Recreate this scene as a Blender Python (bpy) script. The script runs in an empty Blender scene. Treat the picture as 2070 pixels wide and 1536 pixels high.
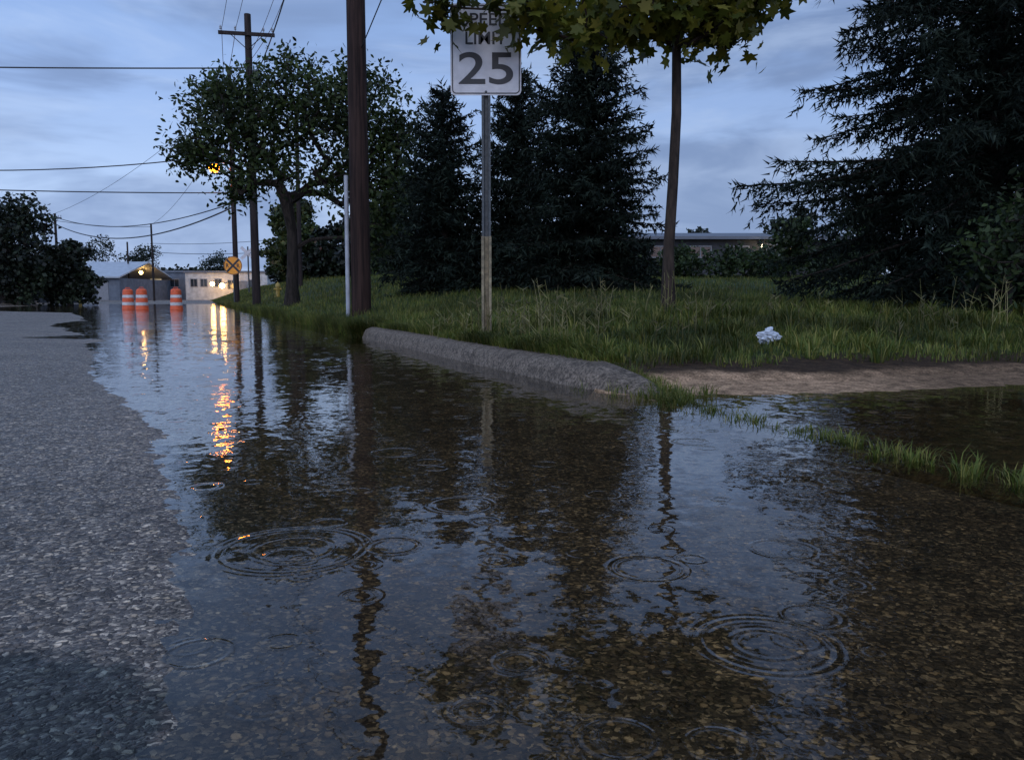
import bpy, math, random
import numpy as np
from mathutils import Vector
sc = bpy.context.scene
COL = sc.collection
rng = np.random.default_rng(7)
random.seed(7)

# ------------------------------------------------------------------ helpers
def reg(o, parent=None, label=None, category=None, kind=None, group=None):
    COL.objects.link(o)
    if parent is not None: o.parent = parent
    if label: o["label"] = label
    if category: o["category"] = category
    if kind: o["kind"] = kind
    if group: o["group"] = group
    return o

def empty(name, loc, label, category, group=None, rz=0):
    e = bpy.data.objects.new(name, None)
    e.empty_display_size = 0.2
    e.location = loc
    e.rotation_euler = (0, 0, rz)
    return reg(e, None, label, category, None, group)

def mesh_np(name, V, Fs, smooth=False):
    me = bpy.data.meshes.new(name)
    V = np.asarray(V, dtype=np.float32)
    me.vertices.add(len(V)); me.vertices.foreach_set('co', V.ravel())
    Fs = [np.asarray(F, dtype=np.int32) for F in Fs if len(F)]
    loops = np.concatenate([F.ravel() for F in Fs])
    tot = np.concatenate([np.full(len(F), F.shape[1]) for F in Fs])
    st = np.concatenate([[0], np.cumsum(tot)[:-1]]).astype(np.int32)
    me.loops.add(len(loops)); me.loops.foreach_set('vertex_index', loops)
    me.polygons.add(len(tot)); me.polygons.foreach_set('loop_start', st)
    me.update(calc_edges=True)
    if smooth: me.polygons.foreach_set('use_smooth', np.ones(len(tot), dtype=bool))
    return me

def obj_np(name, V, Fs, mat, parent=None, smooth=False, **kw):
    me = mesh_np(name, V, Fs, smooth); me.materials.append(mat)
    return reg(bpy.data.objects.new(name, me), parent, **kw)

class MB:
    def __init__(s): s.v = []; s.f = []
    def add(s, vs, fs):
        b = len(s.v); s.v += [tuple(map(float, v)) for v in vs]; s.f += [tuple(b+i for i in f) for f in fs]
    def box(s, c, d, rz=0):
        x, y, z = d[0]/2, d[1]/2, d[2]/2; ca, sa = math.cos(rz), math.sin(rz)
        vs = []
        for sx, sy, sz in [(-1,-1,-1),(1,-1,-1),(1,1,-1),(-1,1,-1),(-1,-1,1),(1,-1,1),(1,1,1),(-1,1,1)]:
            a, b = sx*x, sy*y
            vs.append((c[0]+a*ca-b*sa, c[1]+a*sa+b*ca, c[2]+sz*z))
        s.add(vs, [(0,3,2,1),(4,5,6,7),(0,1,5,4),(1,2,6,5),(2,3,7,6),(3,0,4,7)])
    def tube(s, pts, rad, n=8, cap=True):
        pts = [Vector(p) for p in pts]
        if not hasattr(rad, '__len__'): rad = [rad]*len(pts)
        vs = []; fs = []; ref = None
        for i, p in enumerate(pts):
            d = (pts[min(i+1, len(pts)-1)] - pts[max(i-1, 0)]).normalized()
            if ref is None:
                ref = Vector((1,0,0)) if abs(d.x) < .8 else Vector((0,1,0))
            a = (ref - d*ref.dot(d)).normalized(); ref = a; b = d.cross(a)
            for k in range(n):
                t = 2*math.pi*k/n
                vs.append(p + (a*math.cos(t)+b*math.sin(t))*rad[i])
        for i in range(len(pts)-1):
            for k in range(n):
                k2 = (k+1) % n
                fs.append((i*n+k, i*n+k2, (i+1)*n+k2, (i+1)*n+k))
        if cap:
            fs.append(tuple(range(n-1, -1, -1))); fs.append(tuple((len(pts)-1)*n+k for k in range(n)))
        s.add(vs, fs)
    def lathe(s, prof, n=20, o=(0,0,0)):
        vs = []; fs = []
        for r, z in prof:
            for k in range(n):
                t = 2*math.pi*k/n; vs.append((o[0]+r*math.cos(t), o[1]+r*math.sin(t), o[2]+z))
        for i in range(len(prof)-1):
            for k in range(n):
                k2 = (k+1) % n; fs.append((i*n+k, i*n+k2, (i+1)*n+k2, (i+1)*n+k))
        fs.append(tuple(range(n-1, -1, -1))); fs.append(tuple((len(prof)-1)*n+k for k in range(n)))
        s.add(vs, fs)
    def extrude(s, poly, off):
        n = len(poly); off = Vector(off); p = [Vector(q) for q in poly]
        vs = p + [q+off for q in p]
        fs = [tuple(range(n)), tuple(range(2*n-1, n-1, -1))]
        fs += [(i, i+n, (i+1) % n+n, (i+1) % n) for i in range(n)]
        s.add(vs, fs)
    def obj(s, name, mat, parent=None, smooth=False, **kw):
        me = bpy.data.meshes.new(name); me.from_pydata(s.v, [], s.f); me.update()
        if smooth:
            me.polygons.foreach_set('use_smooth', [True]*len(me.polygons))
            try: me.set_sharp_from_angle(angle=math.radians(40))
            except Exception: pass
        me.materials.append(mat)
        return reg(bpy.data.objects.new(name, me), parent, **kw)

# ------------------------------------------------------------------ node helpers
class NT:
    def __init__(s, nt): s.nt = nt; s.n = nt.nodes; s.l = nt.links
    def new(s, t, **kw):
        n = s.n.new(t)
        for k, v in kw.items(): setattr(n, k, v)
        return n
    def put(s, sock, v):
        if hasattr(v, 'links') or hasattr(v, 'is_linked'): s.l.new(v, sock)
        else: sock.default_value = v
    def m(s, op, a, b=0.0, c=None, clamp=False):
        n = s.new('ShaderNodeMath', operation=op, use_clamp=clamp)
        s.put(n.inputs[0], a); s.put(n.inputs[1], b)
        if c is not None: s.put(n.inputs[2], c)
        return n.outputs[0]
    def v(s, op, a, b=None, sc_=None):
        n = s.new('ShaderNodeVectorMath', operation=op)
        s.put(n.inputs[0], a)
        if b is not None: s.put(n.inputs[1], b)
        if sc_ is not None: s.put(n.inputs['Scale'], sc_)
        return n.outputs['Value'] if op in ('LENGTH','DISTANCE','DOT_PRODUCT') else n.outputs[0]
    def mix(s, f, a, b, bt='MIX'):
        n = s.new('ShaderNodeMix', data_type='RGBA', blend_type=bt)
        s.put(n.inputs[0], f); s.put(n.inputs[6], a); s.put(n.inputs[7], b)
        return n.outputs[2]
    def ramp(s, f, stops, interp='LINEAR'):
        n = s.new('ShaderNodeValToRGB'); cr = n.color_ramp; cr.interpolation = interp
        while len(cr.elements) < len(stops): cr.elements.new(0.5)
        for e, (p, c) in zip(cr.elements, stops):
            e.position = p; e.color = c if len(c) == 4 else (*c, 1)
        s.put(n.inputs[0], f); return n.outputs[0]
    def noise(s, vec, scale, detail=2, rough=.5, col=False):
        n = s.new('ShaderNodeTexNoise'); s.put(n.inputs['Vector'], vec)
        n.inputs['Scale'].default_value = scale; n.inputs['Detail'].default_value = detail
        n.inputs['Roughness'].default_value = rough
        return n.outputs['Color'] if col else n.outputs['Fac']
    def smooth(s, x, a, b, lo=0., hi=1.):
        n = s.new('ShaderNodeMapRange', interpolation_type='SMOOTHSTEP'); s.put(n.inputs[0], x)
        for i, q in enumerate((a, b, lo, hi)): n.inputs[i+1].default_value = q
        return n.outputs[0]

def mat_new(name):
    m = bpy.data.materials.new(name); m.use_nodes = True; t = NT(m.node_tree); t.n.clear()
    out = t.new('ShaderNodeOutputMaterial'); return m, t, out

def simple(name, col, rough=.6, var=.25, scale=6., metal=0., bump=0., stretch=(1,1,1), spec=.5, emis=0., stain=0., sscale=.12):
    m, t, out = mat_new(name)
    p = t.new('ShaderNodeBsdfPrincipled')
    tc = t.new('ShaderNodeTexCoord').outputs['Object']
    vec = t.v('MULTIPLY', tc, stretch)
    nz = t.noise(vec, scale, 4, .6)
    f = t.smooth(nz, .3, .7)
    lo = tuple(c*(1-var) for c in col)+(1,); hi = tuple(min(1, c*(1+var)) for c in col)+(1,)
    c = t.mix(f, lo, hi)
    if stain:
        c = t.mix(t.smooth(t.noise(tc, scale*sscale, 6, .7), .42, .66, 0, stain), c, tuple(q*.3 for q in col)+(1,))
    t.l.new(c, p.inputs['Base Color'])
    p.inputs['Roughness'].default_value = rough; p.inputs['Metallic'].default_value = metal
    p.inputs['Specular IOR Level'].default_value = spec
    if bump:
        b = t.new('ShaderNodeBump'); b.inputs['Strength'].default_value = 1; b.inputs['Distance'].default_value = bump
        t.l.new(nz, b.inputs['Height']); t.l.new(b.outputs[0], p.inputs['Normal'])
    t.l.new(p.outputs[0], out.inputs[0]); return m

def emitter(name, col, strength):
    m, t, out = mat_new(name); e = t.new('ShaderNodeEmission')
    e.inputs[0].default_value = (*col, 1); e.inputs[1].default_value = strength
    t.l.new(e.outputs[0], out.inputs[0]); return m

def foliage(name, c1, c2, c3, trans=.3, rough=.5, nscale=1.2, spec=.25):
    m, t, out = mat_new(name)
    g = t.new('ShaderNodeNewGeometry'); tc = t.new('ShaderNodeTexCoord').outputs['Object']
    r = g.outputs['Random Per Island']
    base = t.ramp(r, [(0, c1), (.55, c2), (1, c3)])
    nz = t.smooth(t.noise(tc, nscale, 2), .35, .65, .5, 1.4)
    base = t.mix(1.0, base, t.v('SCALE', (1,1,1), sc_=nz), 'MULTIPLY')
    p = t.new('ShaderNodeBsdfPrincipled'); p.inputs['Roughness'].default_value = rough
    p.inputs['Specular IOR Level'].default_value = spec
    t.l.new(base, p.inputs['Base Color'])
    if trans <= 0:
        t.l.new(p.outputs[0], out.inputs[0]); return m
    tr = t.new('ShaderNodeBsdfTranslucent'); t.l.new(base, tr.inputs[0])
    mx = t.new('ShaderNodeMixShader'); mx.inputs[0].default_value = trans
    t.l.new(p.outputs[0], mx.inputs[1]); t.l.new(tr.outputs[0], mx.inputs[2])
    t.l.new(mx.outputs[0], out.inputs[0]); return m

# ------------------------------------------------------------------ site geometry
P0 = np.array([-.77, 7.2]); DV = np.array([-.3714, .9285]); NV = np.array([.9285, .3714])
def to_us(X, Y):
    a, b = X-P0[0], Y-P0[1]
    return a*DV[0]+b*DV[1], a*NV[0]+b*NV[1]
def to_xy(u, s):
    return P0[0]+u*DV[0]+s*NV[0], P0[1]+u*DV[1]+s*NV[1]
def sstep(x): x = np.clip(x, 0, 1); return x*x*(3-2*x)
def wob(X, Y, k, sd):
    return (np.sin(X*k+sd)*np.cos(Y*k*1.13+sd*2.1)+.6*np.sin(X*k*2.3+Y*k*1.7+sd*3)+.4*np.sin(X*k*4.1-Y*k*3.7+sd)+.25*np.cos(X*k*7.9+Y*k*8.3-sd))/2.2
YB = [-3, .825, 1.316, 1.6, 1.96, 2.17, 2.44, 2.99, 4.05, 5.08, 7.0, 8.2, 9.5, 9.9, 10.6, 12.5, 14.9, 17, 25.6, 27.5, 35, 50, 62]
XB = [.9, -.36, -.55, -.66, -.82, -.93, -1.07, -1.37, -2.02, -2.72, -3.6, -4.3, -4.9, -6.1, -5.7, -6.9, -8.6, -9.0, -13.9, -17.5, -24, -28, -32]
def road_z(X, Y):
    d = X-np.interp(Y, YB, XB)
    na = .3+.7*sstep((Y-4)/5.)
    z = -.02*d + .0035*na*wob(X, Y, 1.9, 1.)+.0014*na*wob(X, Y, 7., 4.)+.0008*wob(X, Y, 23., 2.)+.0006*wob(X, Y, 61., 5.)
    z = np.clip(z, -.09, .08)
    return np.maximum(z, np.clip((Y-56)*.006, -.1, .15))
BX = [.3, .6, 1.18, 1.9, 2.95, 6, 12]; BY = [4.15, 4.1, 4.1, 4.2, 4.6, 5.4, 6]
def bankd(X, Y): return Y-np.interp(X, BX, BY)
def ground_z(X, Y):
    u, s = to_us(X, Y)
    lawn = .11+.22*(1-np.exp(-np.maximum(s-.30, 0)/.7))+.042*np.clip(Y-9, 0, 30)*sstep(s/5)+.012*wob(X, Y, 2.1, 3)*sstep((s-.3)/.5)
    lawn = lawn-np.where(u < 3.15, .10*(1-sstep((s-.26)/.07)), 0)
    d = bankd(X, Y)+.05*wob(X, Y, 3., 5)
    bank = np.clip(.05*d, -.07, 1)+.30*sstep((d-.5)/5.)+.004*wob(X, Y, 14., 6)+.03*sstep((d-.45-.1*wob(X, Y, 5, 2))/.15)
    z = np.minimum(lawn, bank)
    ridge = -.07+(.055+.02*wob(X, Y, 6, 1))*np.exp(-((s-.12)/.09)**2)*sstep((Y-1.6)/1.2)
    z = np.where((Y < 4.4), np.maximum(z, ridge), z)
    rz = road_z(X, Y)-.08
    left = .11+.02*wob(X, Y, .7, 2)
    z = np.where(s < -.02, rz, z)
    z = np.where(s < -14, rz+(left-rz)*sstep((-s-14)/.8), z)
    far = sstep((u-92)/3)
    z = np.where(s <= 0, z*(1-far)+.17*far, z)
    return z

def lines(a, b, step, lo, hi, g=1.12):
    c = list(np.arange(a, b, step))
    x, st = b, step
    while x < hi: c.append(x); st *= g; x += st
    c.append(hi)
    x, st = a, step; L = []
    while x > lo: st *= g; x -= st; L.append(max(x, lo))
    return np.array(sorted(set(L+c)))
def grid(us, ss, zf):
    U, S = np.meshgrid(us, ss, indexing='ij'); X, Y = to_xy(U, S); Z = zf(X, Y)
    V = np.stack([X.ravel(), Y.ravel(), Z.ravel()], 1)
    n, m = U.shape; I = np.arange(n*m).reshape(n, m)
    F = np.stack([I[:-1, :-1].ravel(), I[1:, :-1].ravel(), I[1:, 1:].ravel(), I[:-1, 1:].ravel()], 1)[:, ::-1]
    return V, F

# ------------------------------------------------------------------ materials
def asphalt():
    m, t, out = mat_new("wet_asphalt")
    P = t.new('ShaderNodeNewGeometry').outputs['Position']
    w0 = t.v('ADD', P, t.v('SCALE', t.noise(P, 38, 2, .6, col=True), sc_=.022))
    warp = t.v('ADD', w0, t.v('SCALE', t.noise(P, 150, 2, .6, col=True), sc_=.006))
    vo = t.new('ShaderNodeTexVoronoi'); t.l.new(warp, vo.inputs['Vector']); vo.inputs['Scale'].default_value = 66
    vo2 = t.new('ShaderNodeTexVoronoi'); t.l.new(warp, vo2.inputs['Vector']); vo2.inputs['Scale'].default_value = 165
    sp = t.new('ShaderNodeSeparateColor'); t.l.new(vo.outputs['Color'], sp.inputs[0])
    sp2 = t.new('ShaderNodeSeparateColor'); t.l.new(vo2.outputs['Color'], sp2.inputs[0])
    stone = t.ramp(sp.outputs[0], [(0, (.068,.056,.048)), (.4, (.16,.125,.096)), (.68, (.28,.215,.155)), (.88, (.48,.36,.24)), (1, (.80,.63,.45))])
    fine = t.ramp(sp2.outputs[0], [(0, (.037,.032,.028)), (.6, (.115,.094,.077)), (.85, (.25,.20,.15)), (1, (.56,.45,.33))])
    edge = t.smooth(vo.outputs['Distance'], .30, .52)
    big = t.m('GREATER_THAN', sp.outputs[1], .5)
    f = t.m('MULTIPLY', t.m('SUBTRACT', 1., edge), big)
    c = t.mix(f, fine, stone)
    st = t.smooth(t.noise(P, .9, 4, .6), .3, .7, .8, 1.15)
    st2 = t.smooth(t.noise(P, 14, 3, .6), .3, .7, .7, 1.25)
    c = t.mix(1., c, t.v('SCALE', (1,1,1), sc_=t.m('MULTIPLY', st, st2)), 'MULTIPLY')
    dd = t.v('DISTANCE', t.v('MULTIPLY', P, (1,1,0)), (-.64,.84,0))
    dd = t.m('ADD', dd, t.m('MULTIPLY', t.noise(P, 22, 3), .12))
    pf = t.smooth(dd, .27, .33, 1, 0)
    c = t.mix(pf, c, t.mix(1., c, (.25,.33,.38,1), 'MULTIPLY'))
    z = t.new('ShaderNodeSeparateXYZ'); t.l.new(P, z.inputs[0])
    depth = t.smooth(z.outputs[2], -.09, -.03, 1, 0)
    wet = t.smooth(z.outputs[2], -.006, .0, 1, 0)
    c = t.mix(t.m('MULTIPLY', wet, .8), c, t.mix(1., c, (1.08,.82,.50,1), 'MULTIPLY'))
    silt_absorb = t.m('MULTIPLY', depth, t.smooth(t.noise(P, 3, 3), .3, .7, .2, .7))  # brown with depth: silt colour, also painting in light absorbed by the water
    c = t.mix(silt_absorb, c, (.15,.092,.038,1))
    p = t.new('ShaderNodeBsdfPrincipled'); t.l.new(c, p.inputs['Base Color'])
    rr = t.m('ADD', .38, t.m('MULTIPLY', sp.outputs[2], .35)); t.l.new(rr, p.inputs['Roughness'])
    p.inputs['Specular IOR Level'].default_value = .28
    h = t.m('ADD', t.m('MULTIPLY', f, .004), t.m('MULTIPLY', t.m('SUBTRACT', 1., vo2.outputs['Distance']), .0022))
    h = t.m('ADD', h, t.m('MULTIPLY', sp.outputs[2], .002))
    b = t.new('ShaderNodeBump'); b.inputs['Strength'].default_value = 1.; b.inputs['Distance'].default_value = 1
    t.l.new(h, b.inputs['Height']); t.l.new(b.outputs[0], p.inputs['Normal'])
    t.l.new(p.outputs[0], out.inputs[0]); return m

RINGS = [(.537,1.56,.06,.012,.13),(.369,1.12,.095,.015,.11),(.369,1.12,.05,.012,.08),(.252,1.447,.066,.012,.12),(-.438,1.56,.145,.018,.08),
         (-.438,1.56,.08,.014,.05),(-.24,1.58,.05,.011,.12),(-.126,1.905,.075,.012,.13),(-.376,2.56,.075,.013,.14),(1.02,2.31,.06,.012,.14),(.62,2.75,.06,.012,.12)]
def water_mat():
    m, t, out = mat_new("rain_water")
    P = t.new('ShaderNodeNewGeometry').outputs['Position']
    P2 = t.v('MULTIPLY', P, (1,1,0))
    def nz(scale, amp, det=1.):
        return t.v('SCALE', t.v('SUBTRACT', t.noise(P2, scale, det, .5, col=True), (.5,.5,.5)), sc_=amp)
    mod = t.smooth(t.noise(P2, .9, 1), .35, .65, .4, 1.35)
    tot = t.v('SCALE', t.v('ADD', t.v('ADD', nz(5, .045), nz(17, .10)), nz(50, .065)), sc_=mod)
    def ring(vec, R, w, A, lam):
        r = t.v('LENGTH', vec); q = t.m('SUBTRACT', r, R)
        e = t.m('DIVIDE', q, w); g = t.m('EXPONENT', t.m('MULTIPLY', t.m('MULTIPLY', e, e), -1.))
        s_ = t.m('SINE', t.m('MULTIPLY', q, 6.2832/lam))
        return t.v('SCALE', t.v('NORMALIZE', vec), sc_=t.m('MULTIPLY', t.m('MULTIPLY', g, s_), A))
    for x, y, R, w, A in RINGS:
        tot = t.v('ADD', tot, ring(t.v('SUBTRACT', P2, (x, y, 0)), R, w, A, .017))
    for sc_, off, A in ((1.9, 3.7, .11), (3.3, 17.7, .13), (4.7, 2.3, .13)):
        vo = t.new('ShaderNodeTexVoronoi'); vo.voronoi_dimensions = '2D'
        Pq = t.v('ADD', P2, (off, off*.7, 0)); t.l.new(Pq, vo.inputs['Vector']); vo.inputs['Scale'].default_value = sc_
        sp = t.new('ShaderNodeSeparateColor'); t.l.new(vo.outputs['Color'], sp.inputs[0])
        R = t.m('MULTIPLY_ADD', sp.outputs[0], .11/sc_, .014)
        on = t.m('MULTIPLY', t.m('GREATER_THAN', sp.outputs[1], .45), t.m('MULTIPLY_ADD', sp.outputs[2], A*.8, A*.4))
        tot = t.v('ADD', tot, ring(t.v('SUBTRACT', Pq, vo.outputs['Position']), R, .010, on, .015))
    tot = t.v('MULTIPLY', tot, (1,1,0))
    nrm = t.v('NORMALIZE', t.v('ADD', tot, (0,0,1)))
    fr = t.new('ShaderNodeFresnel'); fr.inputs['IOR'].default_value = 1.37; t.l.new(nrm, fr.inputs['Normal'])
    tr = t.new('ShaderNodeBsdfTransparent'); tr.inputs[0].default_value = (.88,.83,.72,1)
    gl = t.new('ShaderNodeBsdfGlossy'); gl.inputs['Roughness'].default_value = .025
    gl.inputs['Color'].default_value = (1,1,1,1); t.l.new(nrm, gl.inputs['Normal'])
    mx = t.new('ShaderNodeMixShader'); t.l.new(fr.outputs[0], mx.inputs[0])
    t.l.new(tr.outputs[0], mx.inputs[1]); t.l.new(gl.outputs[0], mx.inputs[2])
    t.l.new(mx.outputs[0], out.inputs[0]); return m

def ground_mat():
    m, t, out = mat_new("lawn_soil")
    P = t.new('ShaderNodeNewGeometry').outputs['Position']
    at = t.new('ShaderNodeAttribute'); at.attribute_name = 'gcol'
    n1 = t.smooth(t.noise(P, 14, 4, .65), .3, .7, .55, 1.45)
    n2 = t.smooth(t.noise(P, 90, 3, .6), .3, .7, .5, 1.5)
    c = t.mix(1., at.outputs['Color'], t.v('SCALE', (1,1,1), sc_=t.m('MULTIPLY', n1, n2)), 'MULTIPLY')
    p = t.new('ShaderNodeBsdfPrincipled'); t.l.new(c, p.inputs['Base Color']); p.inputs['Roughness'].default_value = .8
    p.inputs['Specular IOR Level'].default_value = .12
    b = t.new('ShaderNodeBump'); b.inputs['Strength'].default_value = .8; b.inputs['Distance'].default_value = .015
    t.l.new(t.noise(P, 60, 4, .65), b.inputs['Height']); t.l.new(b.outputs[0], p.inputs['Normal'])
    t.l.new(p.outputs[0], out.inputs[0]); return m

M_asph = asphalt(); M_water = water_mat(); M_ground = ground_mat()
M_conc = simple("kerb_concrete", (.17,.132,.098), .75, .65, 60, bump=.012, spec=.2, stain=.7, sscale=.2)
M_bark = simple("dark_bark", (.026,.02,.016), .9, .5, 18, bump=.03, stretch=(1,1,.25), spec=.2)
M_bark2 = simple("young_bark", (.034,.023,.016), .8, .5, 25, bump=.008, stretch=(1,1,.25), spec=.25)
M_pole = simple("creosote_pole_wood", (.030,.016,.012), .8, .6, 22, bump=.012, stretch=(1,1,.05), spec=.2)
M_pole2 = simple("weathered_pole_wood", (.028,.02,.018), .8, .4, 10, stretch=(1,1,.1), spec=.2)
M_galv = simple("galvanised_steel", (.06,.067,.07), .55, .3, 30, metal=.3)
M_post2 = simple("painted_post_stub", (.22,.175,.10), .55, .4, 25, stain=.6)
M_white = simple("sign_white", (.58,.56,.56), .35, .14, 5, stain=.12)
M_black = simple("sign_black", (.012,.012,.014), .45, .1, 5)
M_yel = simple("sign_yellow", (.85,.30,.012), .4, .1, 5)
M_wire = simple("cable_rubber", (.015,.016,.02), .6, .1)
M_orange = simple("barrel_orange", (.70,.105,.028), .5, .15, 6)
M_band = simple("barrel_white_band", (.54,.50,.47), .4, .15, 8)
M_rub = simple("black_rubber", (.02,.02,.02), .7, .2)
M_hyd = simple("hydrant_yellow", (.34,.22,.035), .45, .2, 8)
M_bag = simple("plastic_film", (.5,.53,.57), .3, .3, 20)
M_pvc = simple("white_conduit", (.34,.35,.37), .5, .15, 6)
M_wall_w = simple("white_painted_block", (.45,.44,.42), .8, .2, 2)
M_wall_g = simple("grey_painted_block", (.12,.135,.16), .8, .2, 2)
M_wall_d = simple("dark_siding", (.04,.04,.045), .8, .2, 2)
M_roof = simple("pale_metal_roof", (.40,.43,.46), .45, .1, 2)
M_roofd = simple("flat_roof_edge", (.12,.13,.15), .6, .1, 2)
M_glass = simple("dark_window", (.02,.025,.03), .15, .1, 2)
M_frame = simple("window_frame", (.2,.2,.21), .5, .1)
M_wood = simple("fence_wood", (.07,.06,.05), .85, .3, 4, stretch=(1,1,.2))
M_lit = emitter("lit_window", (1,.78,.45), .6)
M_na = emitter("sodium_lamp_glow", (1,.26,.012), 24)
M_wl = emitter("warm_lamp_glow", (1,.55,.16), 45)
M_wh = emitter("white_lamp_glow", (1,.80,.5), 50)
M_maple = foliage("maple_leaves", (.05,.062,.008), (.10,.105,.014), (.18,.15,.02), .4, nscale=1.5)
M_leaf = foliage("broad_leaves", (.017,.028,.008), (.035,.052,.014), (.066,.086,.023), .3, nscale=.9)
M_leafd = foliage("far_leaves", (.008,.012,.008), (.014,.021,.011), (.023,.034,.016), .0, nscale=.5)
M_bush = foliage("bush_leaves", (.018,.030,.011), (.036,.057,.018), (.062,.084,.027), .3, nscale=1.)
M_spruce = foliage("spruce_needles", (.007,.011,.008), (.013,.020,.014), (.025,.034,.023), .0, nscale=2., rough=.7, spec=.10)
M_grass = foliage("grass_blades", (.052,.076,.015), (.108,.130,.023), (.24,.205,.055), .4, nscale=1.3)
M_weed = foliage("dry_weeds", (.12,.12,.04), (.19,.165,.06), (.25,.21,.10), .2, nscale=1.3)

# ------------------------------------------------------------------ ground, road, water
V, F = grid(lines(-6, 6, .07, -80, 700, 1.09), lines(-.3, 6, .07, -450, 450, 1.1), ground_z)
g = mesh_np("ground", V, [F], True); g.materials.append(M_ground)
X, Y, Z = V.T; u, s = to_us(X, Y)
d = bankd(X, Y)
green = np.array([.027,.039,.011]); soil = np.array([.045,.027,.015]); sand = np.array([.36,.225,.13]); mud = np.array([.11,.066,.026]); gravel = np.array([.06,.058,.055])
gc = np.tile(green, (len(V), 1))
def lerp(a, b, f): return a*(1-f[:, None])+b*f[:, None]
gc = lerp(gc, np.tile(green*1.3, (len(V), 1)), sstep((Y-12)/8))
gc = lerp(gc, np.tile(soil, (len(V), 1)), (1-sstep((d-1.0-.2*wob(X, Y, 4, 2))/.35)))
sandf = (1-sstep((d-.5-.14*wob(X, Y, 5, 8))/.15))*(1-.6*sstep((X-1.7)/.9))
gc = lerp(gc, np.tile(sand, (len(V), 1)), sandf)
gc = lerp(gc, np.tile(mud, (len(V), 1)), 1-sstep((Z+.015)/.018))
gc = np.where((s < -5)[:, None], gravel, gc)
ca = g.color_attributes.new('gcol', 'FLOAT_COLOR', 'POINT')
ca.data.foreach_set('color', np.concatenate([gc, np.ones((len(V), 1))], 1).astype(np.float32).ravel())
reg(bpy.data.objects.new("ground", g), kind="structure", label="grassy ground with sandy muddy bank")
V, F = grid(lines(-8.5, 3, .03, -40, 93, 1.03), np.concatenate([np.arange(-13.4, -5, .2), np.arange(-5, -2.6, .04), np.arange(-2.6, -.9, .025), np.arange(-.9, .021, .04)]), road_z)
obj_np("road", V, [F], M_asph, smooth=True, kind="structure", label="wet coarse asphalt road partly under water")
w = obj_np("water", [(-42,-8,0),(14,-8,0),(14,66,0),(-42,66,0)], [[(0,1,2,3)]], M_water, kind="structure", label="shallow rain flood water with ripples")

# kerb: swept profile with rounded nose
prof = [(-.03,-.12),(-.005,-.02),(.010,.02),(.028,.07),(.048,.100),(.085,.121),(.13,.131),(.24,.134),(.31,.10),(.32,-.1)]
path = []
for uu in np.arange(2.9, -2.7, -.04): path.append((uu, 0., 1.))
path = [(3.05, .06, .25), (3.0, .03, .7)]+path
path += [(-2.75,.0,1.), (-2.9,.005,.97), (-3.05,.02,.88), (-3.18,.05,.74), (-3.30,.09,.55), (-3.40,.14,.32), (-3.48,.2,.05), (-3.54,.25,-.3)]
kv = []
kr = np.random.default_rng(3)
for i, (uu, ss, hs) in enumerate(path):
    jj = .0035*math.sin(uu*1.7)+.001*math.sin(uu*5.1)
    for (ps, pz) in prof:
        wd = ps*(1. if hs > .9 else max(.35, hs**.5 if hs > 0 else .35))
        x, y = to_xy(uu, ss+wd+.006*math.sin(uu*2.1)+kr.normal()*.0012); kv.append((x, y, (pz*hs if pz > 0 else pz)+(jj+kr.normal()*.0014)*(pz > 0)+(.02*min(hs-1, 0))))
n = len(prof); I = np.arange(len(kv)).reshape(len(path), n)
KF = np.stack([I[:-1, :-1].ravel(), I[:-1, 1:].ravel(), I[1:, 1:].ravel(), I[1:, :-1].ravel()], 1)
kb = obj_np("kerb", kv, [KF], M_conc, smooth=True, kind="structure", label="worn rounded concrete kerb at the lawn edge")

# ------------------------------------------------------------------ grass
def blades(pos, h, wd, lean, az):
    n = len(pos); ca, sa = np.cos(az), np.sin(az)
    side = np.stack([-sa, ca, 0*ca], 1); out = np.stack([ca, sa, 0*ca], 1); up = np.array([0,0,1.])
    tip = pos+out*(h*lean)[:, None]+up*(h*np.sqrt(np.maximum(1-lean**2*.6, .15)))[:, None]
    mid = pos+out*(h*lean*.3)[:, None]+up*(h*.58)[:, None]
    w2 = side*wd[:, None]
    V = np.stack([pos-w2, pos+w2, mid-w2*.8, mid+w2*.8, tip], 1).reshape(-1, 3)
    b = np.arange(n)*5
    return V, np.stack([b, b+1, b+3, b+2], 1), np.stack([b+2, b+3, b+4], 1)
def place(X, Y, sink=.01): return np.stack([X, Y, ground_z(X, Y)-sink], 1)
def clumpy(X, Y, sd): return .5+.5*wob(X, Y, 3.3, sd)
def sample(N, gen, ok):
    xs = []; ys = []; c = 0
    while c < N:
        x, y = gen(N); k = ok(x, y); xs.append(x[k]); ys.append(y[k]); c += k.sum()
    return np.concatenate(xs)[:N], np.concatenate(ys)[:N]
def okA(x, y):
    u, s = to_us(x, y); dd = bankd(x, y)+.3*wob(x, y, 2.6, 9)
    smin = np.where(u > 2.9, .02, .32)
    return (s > smin) & (dd > .8+.8*rng.random(len(x))**2) & (x < .72*y+.8)
parts = []
x, y = sample(90000, lambda N: (rng.uniform(-4, 9, N), 4.6+7.3*rng.random(N)**1.4), okA)
cl = clumpy(x, y, 1.); n = len(x)
parts.append(blades(place(x, y), (.03+.085*rng.random(n)**1.4)*(.4+.95*cl), .0022+.003*rng.random(n), rng.uniform(.1, .98, n), rng.uniform(0, 6.28, n)))
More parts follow.
